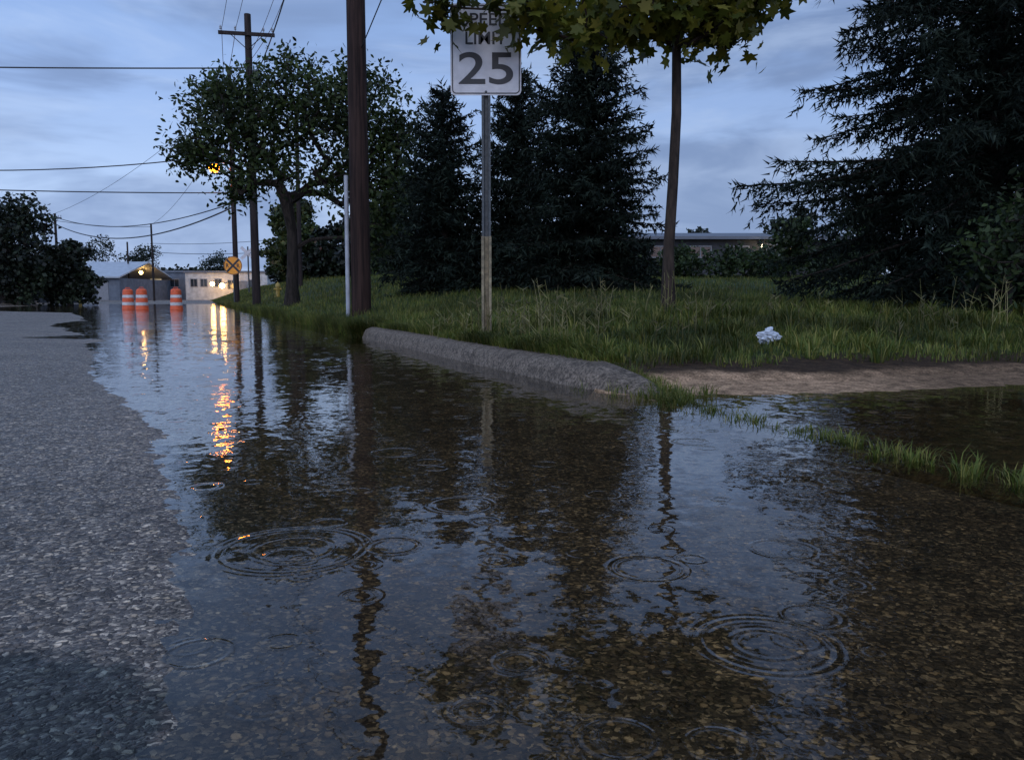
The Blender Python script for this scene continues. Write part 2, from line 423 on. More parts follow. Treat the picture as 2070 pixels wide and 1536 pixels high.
# broad-bladed clumps
cx, cy = sample(260, lambda N: (rng.uniform(-3, 6, N), 4.9+4.5*rng.random(N)), okA)
x = np.repeat(cx, 26); y = np.repeat(cy, 26); n = len(x); az = rng.uniform(0, 6.28, n)
parts.append(blades(place(x+.03*np.cos(az), y+.03*np.sin(az)), .08+.12*rng.random(n), .003+.003*rng.random(n), rng.uniform(.3, .98, n), az))
x, y = to_xy(rng.uniform(-2.9, 3.2, 11000), .37-.21*rng.random(11000)**2.0); n = len(x)
pz = place(x, y, 0); pz[:, 2] = .12
parts.append(blades(pz, (.04+.11*rng.random(n))*(.4+clumpy(x, y, 4)), .0022+.003*rng.random(n), rng.uniform(.5, .98, n), math.pi+.38+rng.normal(0, 1.0, n)))
# verge along road further away, hanging over the edge
def genB(N): return to_xy(2.9+77*rng.random(N)**1.6, 8*rng.random(N)**1.4)
x, y = genB(40000); n = len(x); dist = np.hypot(x, y)
parts.append(blades(place(x, y), (.05+.12*rng.random(n)), .0022*np.clip(dist/9, 1, 5)*rng.uniform(.6, 1.4, n), rng.uniform(.1, .8, n), rng.uniform(0, 6.28, n)))
x, y = to_xy(2.95+60*rng.random(16000)**2., rng.uniform(-.12, .12, 16000)); n = len(x); dist = np.hypot(x, y)
pz = place(x, y, 0); pz[:, 2] = rng.uniform(-.02, .10, n)
parts.append(blades(pz, (.08+.14*rng.random(n)), .0022*np.clip(dist/9, 1, 5)*rng.uniform(.6, 1.4, n), rng.uniform(.4, .98, n), math.pi+.38+rng.normal(0, .9, n)))
x, y = sample(62000, lambda N: (rng.uniform(-6, 30, N), 11.5+34*rng.random(N)**1.6), lambda x, y: (to_us(x, y)[1] > .2) & (x < .72*y+1)); n = len(x); dist = np.hypot(x, y)
parts.append(blades(place(x, y), (.05+.08*rng.random(n)), .0022*np.clip(dist/8, 1, 5)*rng.uniform(.6, 1.4, n), rng.uniform(.1, .8, n), rng.uniform(0, 6.28, n)))
x, y = to_xy(rng.uniform(15, 95, 9000), -14.6-rng.random(9000)**2*25); n = len(x)
parts.append(blades(place(x, y), (.08+.25*rng.random(n)), .012*rng.uniform(.6, 1.4, n), rng.uniform(.1, .7, n), rng.uniform(0, 6.28, n)))
# tufts growing out of the joint between road and driveway
tx = []; ty = []; th = []; tl = []; ta = []
def tuft(uc, sc0, k, hgt, spread):
    cx, cy = to_xy(uc, sc0); a = rng.uniform(0, 6.28, k); r = spread*np.abs(rng.normal(0, 1, k))
    tx.append(cx+r*np.cos(a)); ty.append(cy+r*np.sin(a)); th.append(hgt*rng.uniform(.4, 1.15, k)); tl.append(rng.uniform(.3, .98, k)); ta.append(a+rng.normal(0, .5, k))
for i in range(110): tuft(rng.uniform(-3.75, -2.75), rng.normal(.27, .10), 20, .07, .04)
for i in range(40): tuft(rng.uniform(-4.3, -3.65), rng.normal(.15, .055), 12, .052, .035)
for i in range(34): tuft(rng.uniform(-4.75, -4.2), rng.normal(.13, .05), 10, .048, .028)
for i in range(46): tuft(rng.uniform(-5.9, -4.6), rng.normal(.12, .045), 19, .072*rng.uniform(.6, 1.2), .020)
x, y = np.concatenate(tx), np.concatenate(ty); n = len(x)
pz = place(x, y, 0); pz[:, 2] = np.maximum(pz[:, 2], -.02)
parts.append(blades(pz, np.concatenate(th), .0012+.0016*rng.random(n), np.concatenate(tl), np.concatenate(ta)))
Vs = []; Q = []; T = []; off = 0
for v_, q_, t_ in parts:
    Vs.append(v_); Q.append(q_+off); T.append(t_+off); off += len(v_)
obj_np("grass", np.concatenate(Vs), [np.concatenate(Q), np.concatenate(T)], M_grass, kind="stuff", label="long wet unmown grass on the verge", category="grass")
# tall seed stalks
m_ = MB()
def stalk(x, y, h, r=.0035):
    z = float(ground_z(np.array([x]), np.array([y]))[0]); a = random.uniform(0, 6.28); l = random.uniform(.03, .25)*h
    p = [(x, y, z-.02), (x+l*.3*math.cos(a), y+l*.3*math.sin(a), z+h*.55), (x+l*math.cos(a), y+l*math.sin(a), z+h)]
    m_.tube(p, [r, r*.8, r*.5], 4, False)
    for k in range(random.randint(2, 5)):
        t = random.uniform(.2, 1); px = p[0][0]+(p[2][0]-x)*t; py = p[0][1]+(p[2][1]-y)*t; pz_ = z+h*t
        b = random.uniform(0, 6.28); q = random.uniform(.03, .09)
        m_.tube([(px, py, pz_), (px+q*math.cos(b), py+q*math.sin(b), pz_+q*random.uniform(.3, 1.2))], [r*1.6, r*.3], 3, False)
for k in range(120):
    yy = random.uniform(5.6, 8.5); xx = random.uniform(-.7, 1.4) if k % 2 else random.uniform(-.9, 5.5)
    uu, ss = to_us(xx, yy)
    if ss > .3 and bankd(xx, yy) > 1.2: stalk(xx, yy, random.uniform(.10, .28), .003)
for cx, cy, k in [(-.23,7.1,12), (-.6,7.6,8), (.3,6.3,12), (.8,7.,9), (.05,6.9,10), (1.4,7.35,8), (4.4,7.6,8), (3.6,6.9,5), (1.6,6.6,5)]:
    for _ in range(k): stalk(cx+random.gauss(0, .12), cy+random.gauss(0, .15), random.uniform(.2, .45), .0032)
m_.obj("weeds", M_weed, kind="stuff", label="tall dry weed stalks in the grass", category="weeds")

# ------------------------------------------------------------------ trees
def frames(n, upb=.6, r=rng):
    nrm = r.normal(size=(n, 3)); nrm[:, 2] += upb*1.5; nrm /= np.linalg.norm(nrm, axis=1)[:, None]
    a = r.normal(size=(n, 3)); a -= nrm*(a*nrm).sum(1)[:, None]; a /= np.linalg.norm(a, axis=1)[:, None]
    return np.stack([a, np.cross(nrm, a), nrm], 2)
def scatter(tm, pos, R, sc_):
    V = np.einsum('nij,mj->nmi', R, tm)*sc_[:, None, None]+pos[:, None, :]
    n, m = V.shape[:2]; return V.reshape(-1, 3), np.arange(n*m).reshape(n, m)
maple = []
half = [(90,.68),(74,.40),(60,.34),(46,.52),(36,.60),(26,.45),(12,.28),(-6,.42),(-18,.44),(-40,.22)]
for a, r in half+[(-90,.30)]+[(180-a, r) for a, r in half[::-1]][:-1]:
    maple.append((r*math.cos(math.radians(a)), .3+r*math.sin(math.radians(a)), .10*abs(r*math.cos(math.radians(a)))))
maple = np.array(maple)
simpleleaf = np.array([(0,0,0),(.22,.35,.04),(.16,.75,.02),(0,1,-.05),(-.16,.75,.02),(-.22,.35,.04)])
quadleaf = np.array([(0,-.5,0),(.42,0,.08),(0,.5,0),(-.42,0,.08)])

def tree(name, label, base, fork, ells, ncl, nleaf, lsize, sigma, tr, mat, bark, seed, tm=simpleleaf, upb=.5, step=.45, droop=0., group=None, cat="tree", bias=.45, wpow=.8):
    r = np.random.default_rng(seed); base = np.array(base, float)
    e = empty(name, base, label, cat, group)
    ws = np.array([(q[3] if len(q) > 3 else 1.) for c, q in [(c, q) for c, q in ells]])
    ells = [(np.array(c, float), np.array(q[:3], float)) for c, q in ells]
    wts = np.array([np.prod(q)**wpow for c, q in ells])*ws; wts /= wts.sum()
    idx = r.choice(len(ells), ncl, p=wts)
    dd = r.normal(size=(ncl, 3)); dd /= np.linalg.norm(dd, axis=1)[:, None]
    C = np.array([ells[i][0] for i in idx])+dd*(r.random(ncl)**bias)[:, None]*np.array([ells[i][1] for i in idx])
    fork = np.array(fork, float)
    K = max(3, int((fork[2])/.5)); nodes = []; par = []
    for i in range(K+1):
        t = i/K; p = fork*t; p = p+np.array([.03*math.sin(4*t+seed), .03*math.cos(5*t+seed), 0])*(fork[2]/3)*math.sin(math.pi*t); nodes.append(p); par.append(i-1)
    order = np.argsort(np.linalg.norm(C-fork, axis=1)); ends = []
    for i in order:
        A = np.array(nodes[K-0 if K < 2 else max(1, int(K*.8)):]); o = len(nodes)-len(A)
        dist = np.linalg.norm(A-C[i], axis=1)+.9*np.maximum(0, A[:, 2]-C[i][2])+.25*np.linalg.norm(A-fork, axis=1)
        j = int(np.argmin(dist))+o; p = nodes[j]; L = np.linalg.norm(C[i]-p); k = max(1, int(L/step)); st_ = p.copy()
        for q in range(1, k+1):
            t = q/k; pt = st_*(1-t)+C[i]*t; pt = pt+r.normal(size=3)*.09*step*(t < 1)+np.array([0, 0, .12*L*math.sin(math.pi*t)])
            nodes.append(pt); par.append(j); j = len(nodes)-1
        ends.append(j)
    cnt = np.zeros(len(nodes))
    for j in ends: cnt[j] += 1
    for j in range(len(nodes)-1, 0, -1): cnt[par[j]] += cnt[j]
    rad = np.maximum(tr*(cnt/cnt[0])**.5, .006*max(1, lsize/.1))
    for i in range(K+1): rad[i] = tr*(1.0-.25*i/K)*(1.35 if i == 0 else 1)
    mb = MB()
    mb.tube([nodes[i] for i in range(K+1)], [rad[i] for i in range(K+1)], 12)
    for j in range(K+1, len(nodes)):
        mb.tube([nodes[par[j]], nodes[j]], [min(rad[par[j]], rad[j]*1.5), rad[j]], 6 if rad[j] > .03 else 4, False)
    mb.obj("trunk", bark, e, True)
    cl = np.repeat(C, nleaf, 0); n = len(cl)
    off = r.normal(size=(n, 3))*sigma; off[:, 2] = off[:, 2]*.75-droop*r.random(n)
    V, F = scatter(tm, cl+off, frames(n, upb, r), lsize*r.uniform(.6, 1.25, n))
    obj_np("crown", V, [F], mat, e)
    return e

def spruce(name, label, base, H, R, seed, z0=.1, nlev=26, nper=8, nstep=.12, nl=.075, nw=.008, nsp=.04, tr=.12, p=.85, lowdroop=.25, open_=0., group=None, extra=(), hang=.6, hl=.2):
    r = np.random.default_rng(seed); e = empty(name, base, label, "tree", group); mb = MB()
    mb.tube([(0,0,-.1), (0,0,H*.5), (0,0,H)], [tr, tr*.55, .01], 10)
    TP = []; TD = []; TL = []
    def branch(z, az, L, el, dr):
        ca, sa = math.cos(az), math.sin(az); K = 8; pts = []
        for k in range(K+1):
            t = k/K; pts.append(np.array([ca*L*t, sa*L*t, z+L*(math.tan(el)*t-dr*t*t+.55*dr*t**3.2)]))
        mb.tube(pts[::2], [max(.005, .011*L*(1-i/(K/2+1))) for i in range(len(pts[::2]))], 4, False)
        P = np.array(pts); nT = max(3, int(L/nstep))
        for i in range(nT+1):
            t = .06+.94*i/nT; f = t*K; k = min(int(f), K-1); pt = P[k]+(P[k+1]-P[k])*(f-k); ax = P[k+1]-P[k]; ax = ax/np.linalg.norm(ax)
            if r.random() < open_ and t < .5: continue
            for sd in (-1, 1):
                a = sd*r.uniform(.6, 1.05); dx = np.array([ax[0]*math.cos(a)-ax[1]*math.sin(a), ax[0]*math.sin(a)+ax[1]*math.cos(a), ax[2]*.5-r.uniform(.05, .6)])
                TP.append(pt); TD.append(dx/np.linalg.norm(dx)); TL.append((.34*L*(1-t)**.8*min(1, t*3)+.12)*r.uniform(.6, 1.15))
            if r.random() < hang:
                dx = ax*.4+np.array([r.normal()*.2, r.normal()*.2, -1.]); TP.append(pt); TD.append(dx/np.linalg.norm(dx)); TL.append(hl*r.uniform(.5, 1.4))
        TP.append(P[-1]-ax*.1); TD.append(ax+np.array([0, 0, .15])); TL.append(.22)
        for k in range(K):
            TP.append(P[k]); TD.append((P[k+1]-P[k])/np.linalg.norm(P[k+1]-P[k])); TL.append(np.linalg.norm(P[k+1]-P[k]))
    for i in range(nlev):
        t = i/nlev; z = z0+(H-z0)*t**.97; m = max(5, int(nper*(1-.35*t))); a0 = r.random()*6.28; lv = r.uniform(.88, 1.07)
        for k in range(m):
            L = R*(1-t)**p*r.uniform(.62, 1.10)*lv+.08
            branch(z+r.normal()*.07, a0+6.283*k/m+r.normal()*.2, L, -.12+.75*t, lowdroop*(1-t)+.05)
    for (z, az, L, el, dr) in extra: branch(z, az, L, el, dr)
    mb.obj("trunk", M_bark, e, True)
    TP = np.array(TP); TD = np.array(TD); TL = np.array(TL)
    m = np.maximum(2, (TL/nsp).astype(int)); I = np.repeat(np.arange(len(TL)), m); n = len(I)
    t = r.random(n); dd = TD[I]; P = TP[I]+dd*(TL[I]*t)[:, None]
    q = r.normal(size=(n, 3)); q -= dd*(q*dd).sum(1)[:, None]; q /= np.linalg.norm(q, axis=1)[:, None]
    ax = dd*.75+q*.75; ax /= np.linalg.norm(ax, axis=1)[:, None]
    sd = np.cross(ax, r.normal(size=(n, 3))); sd /= np.linalg.norm(sd, axis=1)[:, None]
    ln = nl*r.uniform(.6, 1.3, n)
    V = np.stack([P-sd*nw-ax*.01, P+sd*nw-ax*.01, P+ax*ln[:, None]], 1).reshape(-1, 3)
    F = np.arange(3*n).reshape(n, 3)
    obj_np("crown", V, [F], M_spruce, e)
    return e

def gz(x, y): return float(ground_z(np.array([float(x)]), np.array([float(y)]))[0])
# young maple beside the sign
bz = gz(1.45, 7.5)
tree("maple_tree", "slim young maple with yellow green lobed leaves", (1.45,7.5,bz), (.03,0,2.45),
     [((-.05,.1,3.6),(1.3,1.2,1.15)), ((-1.98,-.65,2.58),(.20,.25,.14,.7)), ((-1.3,-.65,2.55),(.45,.36,.20,.9)), ((-.75,-.4,2.50),(.5,.42,.26)), ((.40,-.1,2.70),(.45,.45,.36)), ((-.2,-.3,2.60),(.55,.45,.28)), ((.62,0,3.0),(.35,.4,.35)), ((-1.6,-.6,2.95),(.5,.4,.15,.8))],
     410, 9, .135, .11, .055, M_maple, M_bark2, 11, tm=maple, upb=.45, step=.25, droop=.06, bias=.5, wpow=.5)
# large roadside broadleaf
bz = gz(-6.26, 23)
tree("broadleaf_tree", "large spreading broadleaf tree with forked trunk", (-6.26,23,bz), (.05,0,2.1),
     [((-1.5,0,5.2),(1.5,1.7,1.4)), ((.1,.2,5.7),(1.6,1.7,1.3)), ((1.8,0,5.2),(1.5,1.5,1.4)), ((-2.6,-.2,4.3),(.6,1.1,.45)), ((2.9,.2,3.7),(.75,1.0,1.7)), ((-.6,.1,3.9),(.9,1.1,.7)), ((2.5,.4,2.4),(.9,1,1.2,1.4)), ((-1.6,0,6.0),(1.0,1,.6)), ((2.0,0,6.3),(.9,1,.5)), ((3.1,.2,5.0),(.6,.9,.8)), ((1.5,.3,3.6),(1.,1.,.9,1.3)), ((-1.5,.2,3.5),(.5,.8,.5)), ((0,0,6.6),(.8,.8,.4))],
     760, 25, .17, .25, .19, M_leaf, M_bark, 5, step=.45, upb=.1, droop=.3, bias=.5, wpow=.6)
# spruces behind sign
SG = "spruces on the lawn"
spruce("spruce_tree", "dense dark blue spruce on the lawn", (1.5,16.5,gz(1.5,16.5)), 5.5, 1.85, 3, nlev=32, nper=12, nl=.12, nw=.019, nsp=.034, nstep=.10, group=SG, p=.62, lowdroop=.3)
spruce("spruce_tree", "narrow dark spruce on the lawn", (-1.5,18,gz(-1.5,18)), 4.35, 1.35, 4, nlev=24, nper=11, nl=.13, nw=.021, nsp=.038, nstep=.11, group=SG, p=.66, lowdroop=.3)
spruce("spruce_tree", "narrow dark spruce on the lawn", (.1,18.4,gz(.1,18.4)), 4.7, 1.5, 8, nlev=28, nper=11, nl=.13, nw=.021, nsp=.038, nstep=.11, group=SG, p=.64, lowdroop=.3)
spruce("spruce_tree", "huge old spruce with sweeping lower branches", (5.85,10,gz(5.85,10)), 10.0, 2.5, 9, z0=.25, nlev=46, nper=10, nl=.10, nw=.013, nsp=.028, nstep=.085, tr=.15, p=.42, lowdroop=.45, open_=.3,
       group=SG, extra=[(1.65,math.pi-.15,3.0,.05,.2),(1.75,math.pi+.1,2.7,.08,.2),(1.45,math.pi-.3,2.7,.05,.2)], hang=1., hl=.30)
spruce("spruce_tree", "old spruce with hanging twigs", (8.8,12.5,gz(8.8,12.5)), 9.5, 2.3, 19, z0=.3, nlev=34, nper=9, nl=.13, nw=.022, nsp=.05, nstep=.14, tr=.16, p=.5, lowdroop=.4, group=SG, hang=1., hl=.3)
def bush(x, y, ells, ncl, nleaf, ls, sg, mat, seed, label, name="bush", tr=.04, group="bushes on the lawn", tm=simpleleaf):
    return tree(name, label, (x, y, gz(x, y)), (0,0,.35), ells, ncl, nleaf, ls, sg, tr, mat, M_bark, seed, step=.3, upb=.4, group=group, cat="bush", bias=.4, tm=tm)
bush(4.85, 7.9, [((0,0,.75),(.45,.4,.5)), ((.3,.1,1.05),(.35,.3,.3)), ((-.15,0,.45),(.5,.4,.3))], 60, 20, .085, .10, M_bush, 31, "leafy green shrub under the spruce")
k = 40
for (x, y, w_, h_) in [(7.6,29,1.7,.95),(9.4,30,1.6,1.1),(11.3,28,1.2,1.0),(9.2,27,.8,1.9),(5.9,30,1.2,1.0),(12.6,31,1.6,1.9),(3.4,31,1.6,1.3)]:
    k += 1; bush(x, y, [((0,0,h_*.45),(w_,w_*.7,h_*.5)), ((.3*w_,0,h_*.75),(w_*.5,w_*.4,h_*.4))], 80, 20, .15, .15, M_bush, k, "dense green bush at the lawn's far edge", tm=quadleaf)
def ft(x, y, r_, h_, seed, mat=M_leafd, nl=24, ncl=190, ls=.26, lab="dark leafy tree in the distance", br=0.45):
    zz = gz(x, y); c = h_-r_*1.0
    tree("distant_tree", lab, (x, y, zz), (0,0,h_*.28), [((0,0,c*.9),(r_,r_,h_*br)), ((-r_*.6,0,c*.55),(r_*.65,r_*.6,h_*.22)), ((r_*.75,0,c*.5),(r_*.6,r_*.6,h_*.26)), ((r_*.2,0,h_*.85),(r_*.5,r_*.5,h_*.16)), ((-r_*.4,0,h_*.75),(r_*.4,r_*.4,h_*.12)), ((0,0,h_*.2),(r_*1.05,r_*.6,h_*.2))],
         ncl, nl, ls, r_*.12, .12+.02*r_, mat, M_bark, seed, tm=quadleaf, step=.8, upb=.2, group="distant trees", wpow=.65)
ft(-28.0,46,2.1,6.3,60, ncl=260); ft(-25.7,47,1.4,3.9,61); ft(-31,50,2.4,5.9,62)
ft(-50,98,3.2,7.4,63); ft(-45,99,3.0,6.6,64); ft(-38,104,2.8,5.6,65)
ft(-13.3,50,1.8,5.0,66, mat=M_leaf, br=.42); ft(-15.6,58,1.6,5.6,67); ft(-11.5,44,1.2,3.2,68, mat=M_leaf); ft(-8.4,40,1.6,3.0,69); ft(-5.4,36,1.9,3.4,70)
ft(-18,66,1.6,3.6,71); ft(-2.7,26,1.5,3.5,72, ls=.2); ft(12.4,54,1.3,3.6,73, ncl=90); ft(15.2,44,1.9,3.9,74); ft(18,40,2.2,4.5,75); ft(-9,52,2.5,2.8,76); ft(-4,47,2.5,3.0,77); ft(0,42,2.,2.8,78)
n = 22000
x = rng.uniform(-130, 90, n); hh = 3.4+1.2*wob(x, 0*x, .21, 2)+.8*wob(x, 0*x, .9, 5)
z = hh*rng.random(n)**.7+.8; y = 128+.1*x+rng.normal(0, 2.5, n)
V, F = scatter(quadleaf, np.stack([x, y, z], 1), frames(n, .2), rng.uniform(.5, 1.1, n))
obj_np("far_wood", V, [F], M_leafd, kind="stuff", label="far line of dark trees", category="woods")

# ------------------------------------------------------------------ utility poles and wires
def upole(x, y, top, r0, r1, label, mat=M_pole, lean=0., arm=None, arm_z=None, arm_len=1.7, name="utility_pole"):
    z = gz(x, y); e = empty(name, (x, y, z), label, "utility pole", "wooden utility poles")
    mb = MB(); H = top-z
    mb.tube([(lean*t*H, 0, -.3+(H+.3)*t) for t in np.linspace(0, 1, 9)], list(np.linspace(r0, r1, 9)), 16)
    mb.obj("pole", mat, e, True)
    if arm_z:
        ab = MB(); a = math.atan2(NV[1], NV[0])*0.5; L = arm_len
        ab.box((lean*H, -.16, arm_z-z), (L, .09, .12), a)
        for sd in (-1, 1):
            ab.tube([(sd*L*.3*math.cos(a), -.16+sd*L*.3*math.sin(a), arm_z-z-.02), (0, -.12, arm_z-z-.55)], .015, 5)
        ab.obj("crossarm", mat, e)
        for q in (-.46, -.2, .3, .46):
            ib = MB(); ib.lathe([(.015,0),(.015,.06),(.05,.08),(.03,.12),(.045,.14),(.02,.2)], 8, (q*L*math.cos(a), -.16+q*L*math.sin(a), arm_z-z+.06)); ib.obj("insulator", M_pvc, e)
    return e
p1 = upole(-2.5, 13.4, 11.6, .165, .135, "dark creosoted wooden utility pole beside the road", arm_z=11.2, arm_len=2.2)
c = MB(); c.tube([(-.215,-.03,-.1), (-.205,-.03,2.25)], .036, 10); c.obj("conduit", M_pvc, p1, True)
p2 = upole(-9.8, 31, 10.9, .16, .12, "wooden utility pole with a crossarm", M_pole2, arm_z=10.15, arm_len=2.0)
tb = MB(); tb.lathe([(.1,0),(.13,.03),(.13,.45),(.1,.5)], 12, (.28, -.1, 8.2)); tb.obj("transformer", M_galv, p2, True)
p3 = upole(-14.3, 42, 12.0, .14, .10, "wooden utility pole carrying a street lamp", M_pole2)
z3 = gz(-14.3, 42)
a_ = MB(); a_.tube([(-.1,0,6.95-z3), (-.4,-.05,7.30-z3), (-.90,-.08,7.38-z3)], .03, 8); a_.obj("lamp_arm", M_galv, p3, True)
a_ = MB(); a_.lathe([(.30,0),(.28,.05),(.16,.18),(.05,.22)], 14, (-.92,-.08,7.20-z3)); a_.obj("lamp_head", M_galv, p3, True)
a_ = MB(); a_.lathe([(.03,-.40),(.18,-.34),(.28,-.16),(.28,.0)], 14, (-.92,-.08,7.19-z3)); a_.obj("lamp_bulb", M_na, p3, True)
upole(-39.2, 70, 7.6, .12, .1, "thin distant wooden utility pole", M_pole2, arm_z=7.2, arm_len=1.2)
upole(-33.2, 75, 7.2, .10, .08, "thin distant wooden utility pole", M_pole2)
upole(-40.2, 85, 6.2, .10, .08, "thin distant wooden utility pole", M_pole2)
upole(-9.4, 36, 8.5, .1, .08, "thin distant wooden utility pole", M_pole2)
def wire(a, b, sag, r=.02):
    a = np.array(a, float); b = np.array(b, float); mb = MB()
    mb.tube([a*(1-t)+b*t-np.array([0, 0, sag*4*t*(1-t)]) for t in np.linspace(0, 1, 25)], r, 5)
    mb.obj("overhead_wire", M_wire, label="thin dark overhead cable between poles", category="wire", group="overhead wires")
for q in (-.46, -.2, .3, .46):
    wire((-9.8+q*2.0, 30.85, 10.35), (-2.5+q*2.2, 13.3, 11.4), .5, .009)
    wire((-9.8+q*2.0, 30.85, 10.35), (-14.3+q*.6, 42, 11.6), .2, .012)
wire((-9.8,30.9,8.3), (-2.6,13.3,8.6), .7, .018)
wire((-9.8,30.9,8.95), (-45,31,9.8), .25, .028)
wire((-14.3,42,7.75), (-48,42,9.3), 1.5, .03)
wire((-14.3,42,5.8), (-48,42,7.1), .35, .03)
wire((-14.3,42,5.3), (-39.2,70,7.3), 1.0, .03)
wire((-14.3,42,5.1), (-39.2,70,6.7), 1.4, .04)
wire((-14.3,42,9.5), (-33.2,75,7.1), .8, .012)
wire((-14.3,42,10.8), (-39.8,70,7.4), .8, .012)
wire((-33.2,75,6.9), (-39.2,70,7.0), .2, .02)
wire((-33.2,75,4.6), (-15,62,4.2), .3, .025)
wire((-33.2,75,5.4), (-15,62,5.2), .3, .02)
wire((-2.4,13.3,4.45), (8.2,-14.6,8.9), .1, .009)

# ------------------------------------------------------------------ speed limit sign
sx, sy = -.225, 7.2; szb = gz(sx, sy)
sg = empty("speed_limit_sign", (sx, sy, szb), "white speed limit 25 sign on a steel post in the grass", "road sign")
zb = 2.23-szb
def rrect(w, h, r, cx, cz, y, n=6):
    P = []
    for (ox, oz, a0) in [(w/2-r, h/2-r, 0), (-w/2+r, h/2-r, 90), (-w/2+r, -h/2+r, 180), (w/2-r, -h/2+r, 270)]:
        for k in range(n+1):
            a = math.radians(a0+90*k/n); P.append((cx+ox+r*math.cos(a), y, cz+oz+r*math.sin(a)))
    return P
pn = MB(); pn.extrude(rrect(.61,.76,.04,0,zb+.38,-.040), (0,.004,0)); panel = pn.obj("sign_panel", M_white, sg)
bd = MB(); o_ = rrect(.585,.735,.035,0,zb+.38,-.0425); i_ = rrect(.567,.717,.027,0,zb+.38,-.0425)
nn = len(o_); bd.add(o_+i_, [(j, (j+1) % nn, nn+(j+1) % nn, nn+j) for j in range(nn)]); bd.obj("border", M_black, panel)
def text(s, w, h, cx, cz, y, parent, mat, name="lettering", bold=.0):
    cu = bpy.data.curves.new(name, 'FONT'); cu.body = s; cu.size = 1; cu.offset = bold; cu.extrude = 0.0
    to = bpy.data.objects.new("tmp", cu); COL.objects.link(to); bpy.context.view_layer.update()
    me = bpy.data.meshes.new_from_object(to.evaluated_get(bpy.context.evaluated_depsgraph_get()))
    COL.objects.unlink(to); bpy.data.objects.remove(to)
    co = np.array([v.co[:] for v in me.vertices]); mn, mx = co.min(0), co.max(0)
    for v in me.vertices:
        x = (v.co.x-mn[0])/(mx[0]-mn[0])-.5; z = (v.co.y-mn[1])/(mx[1]-mn[1])-.5
        v.co = (cx+x*w, y, cz+z*h)
    me.materials.clear(); me.materials.append(mat); me.name = name
    return reg(bpy.data.objects.new(name, me), parent)
text("SPEED", .43, .105, 0, zb+.63, -.0430, panel, M_black, bold=.012)
text("LIMIT", .35, .105, 0, zb+.475, -.0430, panel, M_black, bold=.012)
text("25", .47, .27, 0, zb+.225, -.0430, panel, M_black, bold=.01)
for zz in (.03, .73):
    bl = MB(); bl.lathe([(.011,0),(.009,.006)], 10)
    bl.v = [(v[0], -.041-v[2], zb+zz+v[1]) for v in bl.v]; bl.obj("bolt", M_galv, panel)
def uchan(mb, w, dpt, z0, z1, y0, t=.005):
    pr = [(-w/2, 0), (-w/2, t), (-w/4-t, t), (-w/4, dpt), (w/4, dpt), (w/4+t, t), (w/2, t), (w/2, 0), (w/4, 0), (w/4-t, dpt-t), (-w/4+t, dpt-t), (-w/4, 0)]
    mb.extrude([(x, y0+y, z0) for x, y in pr], (0, 0, z1-z0))
po = MB(); uchan(po, .078, .035, .55, zb+.74, -.035); po.obj("post", M_galv, sg)
po = MB(); uchan(po, .088, .04, -.3, .86, -.062); po.obj("post_stub", M_post2, sg, label="paler lower post section")

# ------------------------------------------------------------------ rail crossing signs
x0, y0 = -13.95, 40.6; z0 = gz(x0, y0)
rs = empty("railroad_warning_sign", (x0, y0, z0), "round yellow railroad crossing warning sign on a post", "road sign")
cz = 2.05-z0; ps = MB(); ps.tube([(0,0,-.2), (0,0,cz+.4)], .035, 8); ps.obj("post", M_galv, rs, True)
dk = MB(); dk.extrude([(.46*math.cos(a), -.05, cz+.46*math.sin(a)) for a in np.linspace(0, 2*math.pi, 33)[:-1]], (0,.006,0)); dp = dk.obj("sign_panel", M_yel, rs)
rg = MB(); A = [(.45*math.cos(a), -.055, cz+.45*math.sin(a)) for a in np.linspace(0, 2*math.pi, 33)[:-1]]; B_ = [(.425*math.cos(a), -.055, cz+.425*math.sin(a)) for a in np.linspace(0, 2*math.pi, 33)[:-1]]
rg.add(A+B_, [(j, (j+1) % 32, 32+(j+1) % 32, 32+j) for j in range(32)]); rg.obj("border", M_black, dp)
cr = MB()
for j, sgn in enumerate((1, -1)):
    L = .42; wv = .05; a = math.radians(45*sgn); ux, uz = math.cos(a), math.sin(a)
    cr.add([(ux*L-uz*wv, -.056-.002*j, cz+uz*L+ux*wv), (ux*L+uz*wv, -.056-.002*j, cz+uz*L-ux*wv), (-ux*L+uz*wv, -.056-.002*j, cz-uz*L-ux*wv), (-ux*L-uz*wv, -.056-.002*j, cz-uz*L+ux*wv)], [(0,1,2,3)])
cr.obj("cross_mark", M_black, dp)
text("R", .15, .2, -.27, cz, -.0565, dp, M_black, bold=.02); text("R", .15, .2, .27, cz, -.0565, dp, M_black, bold=.02)
x0, y0 = -18.2, 56; z0 = gz(x0, y0)
cb = empty("crossbuck_sign", (x0, y0, z0), "white railroad crossbuck on a post", "road sign")
ps = MB(); ps.tube([(0,0,-.2), (0,0,3.2)], .05, 8); ps.obj("post", M_galv, cb, True)
for sgn in (1, -1):
    q = MB(); a = math.radians(42*sgn); L = .6; wv = .11; ux, uz = math.cos(a), math.sin(a); yy = -.08-.01*sgn
    q.extrude([(ux*L-uz*wv, yy, 2.75+uz*L+ux*wv), (ux*L+uz*wv, yy, 2.75+uz*L-ux*wv), (-ux*L+uz*wv, yy, 2.75-uz*L-ux*wv), (-ux*L-uz*wv, yy, 2.75-uz*L+ux*wv)], (0,.006,0)); q.obj("blade", M_white, cb)

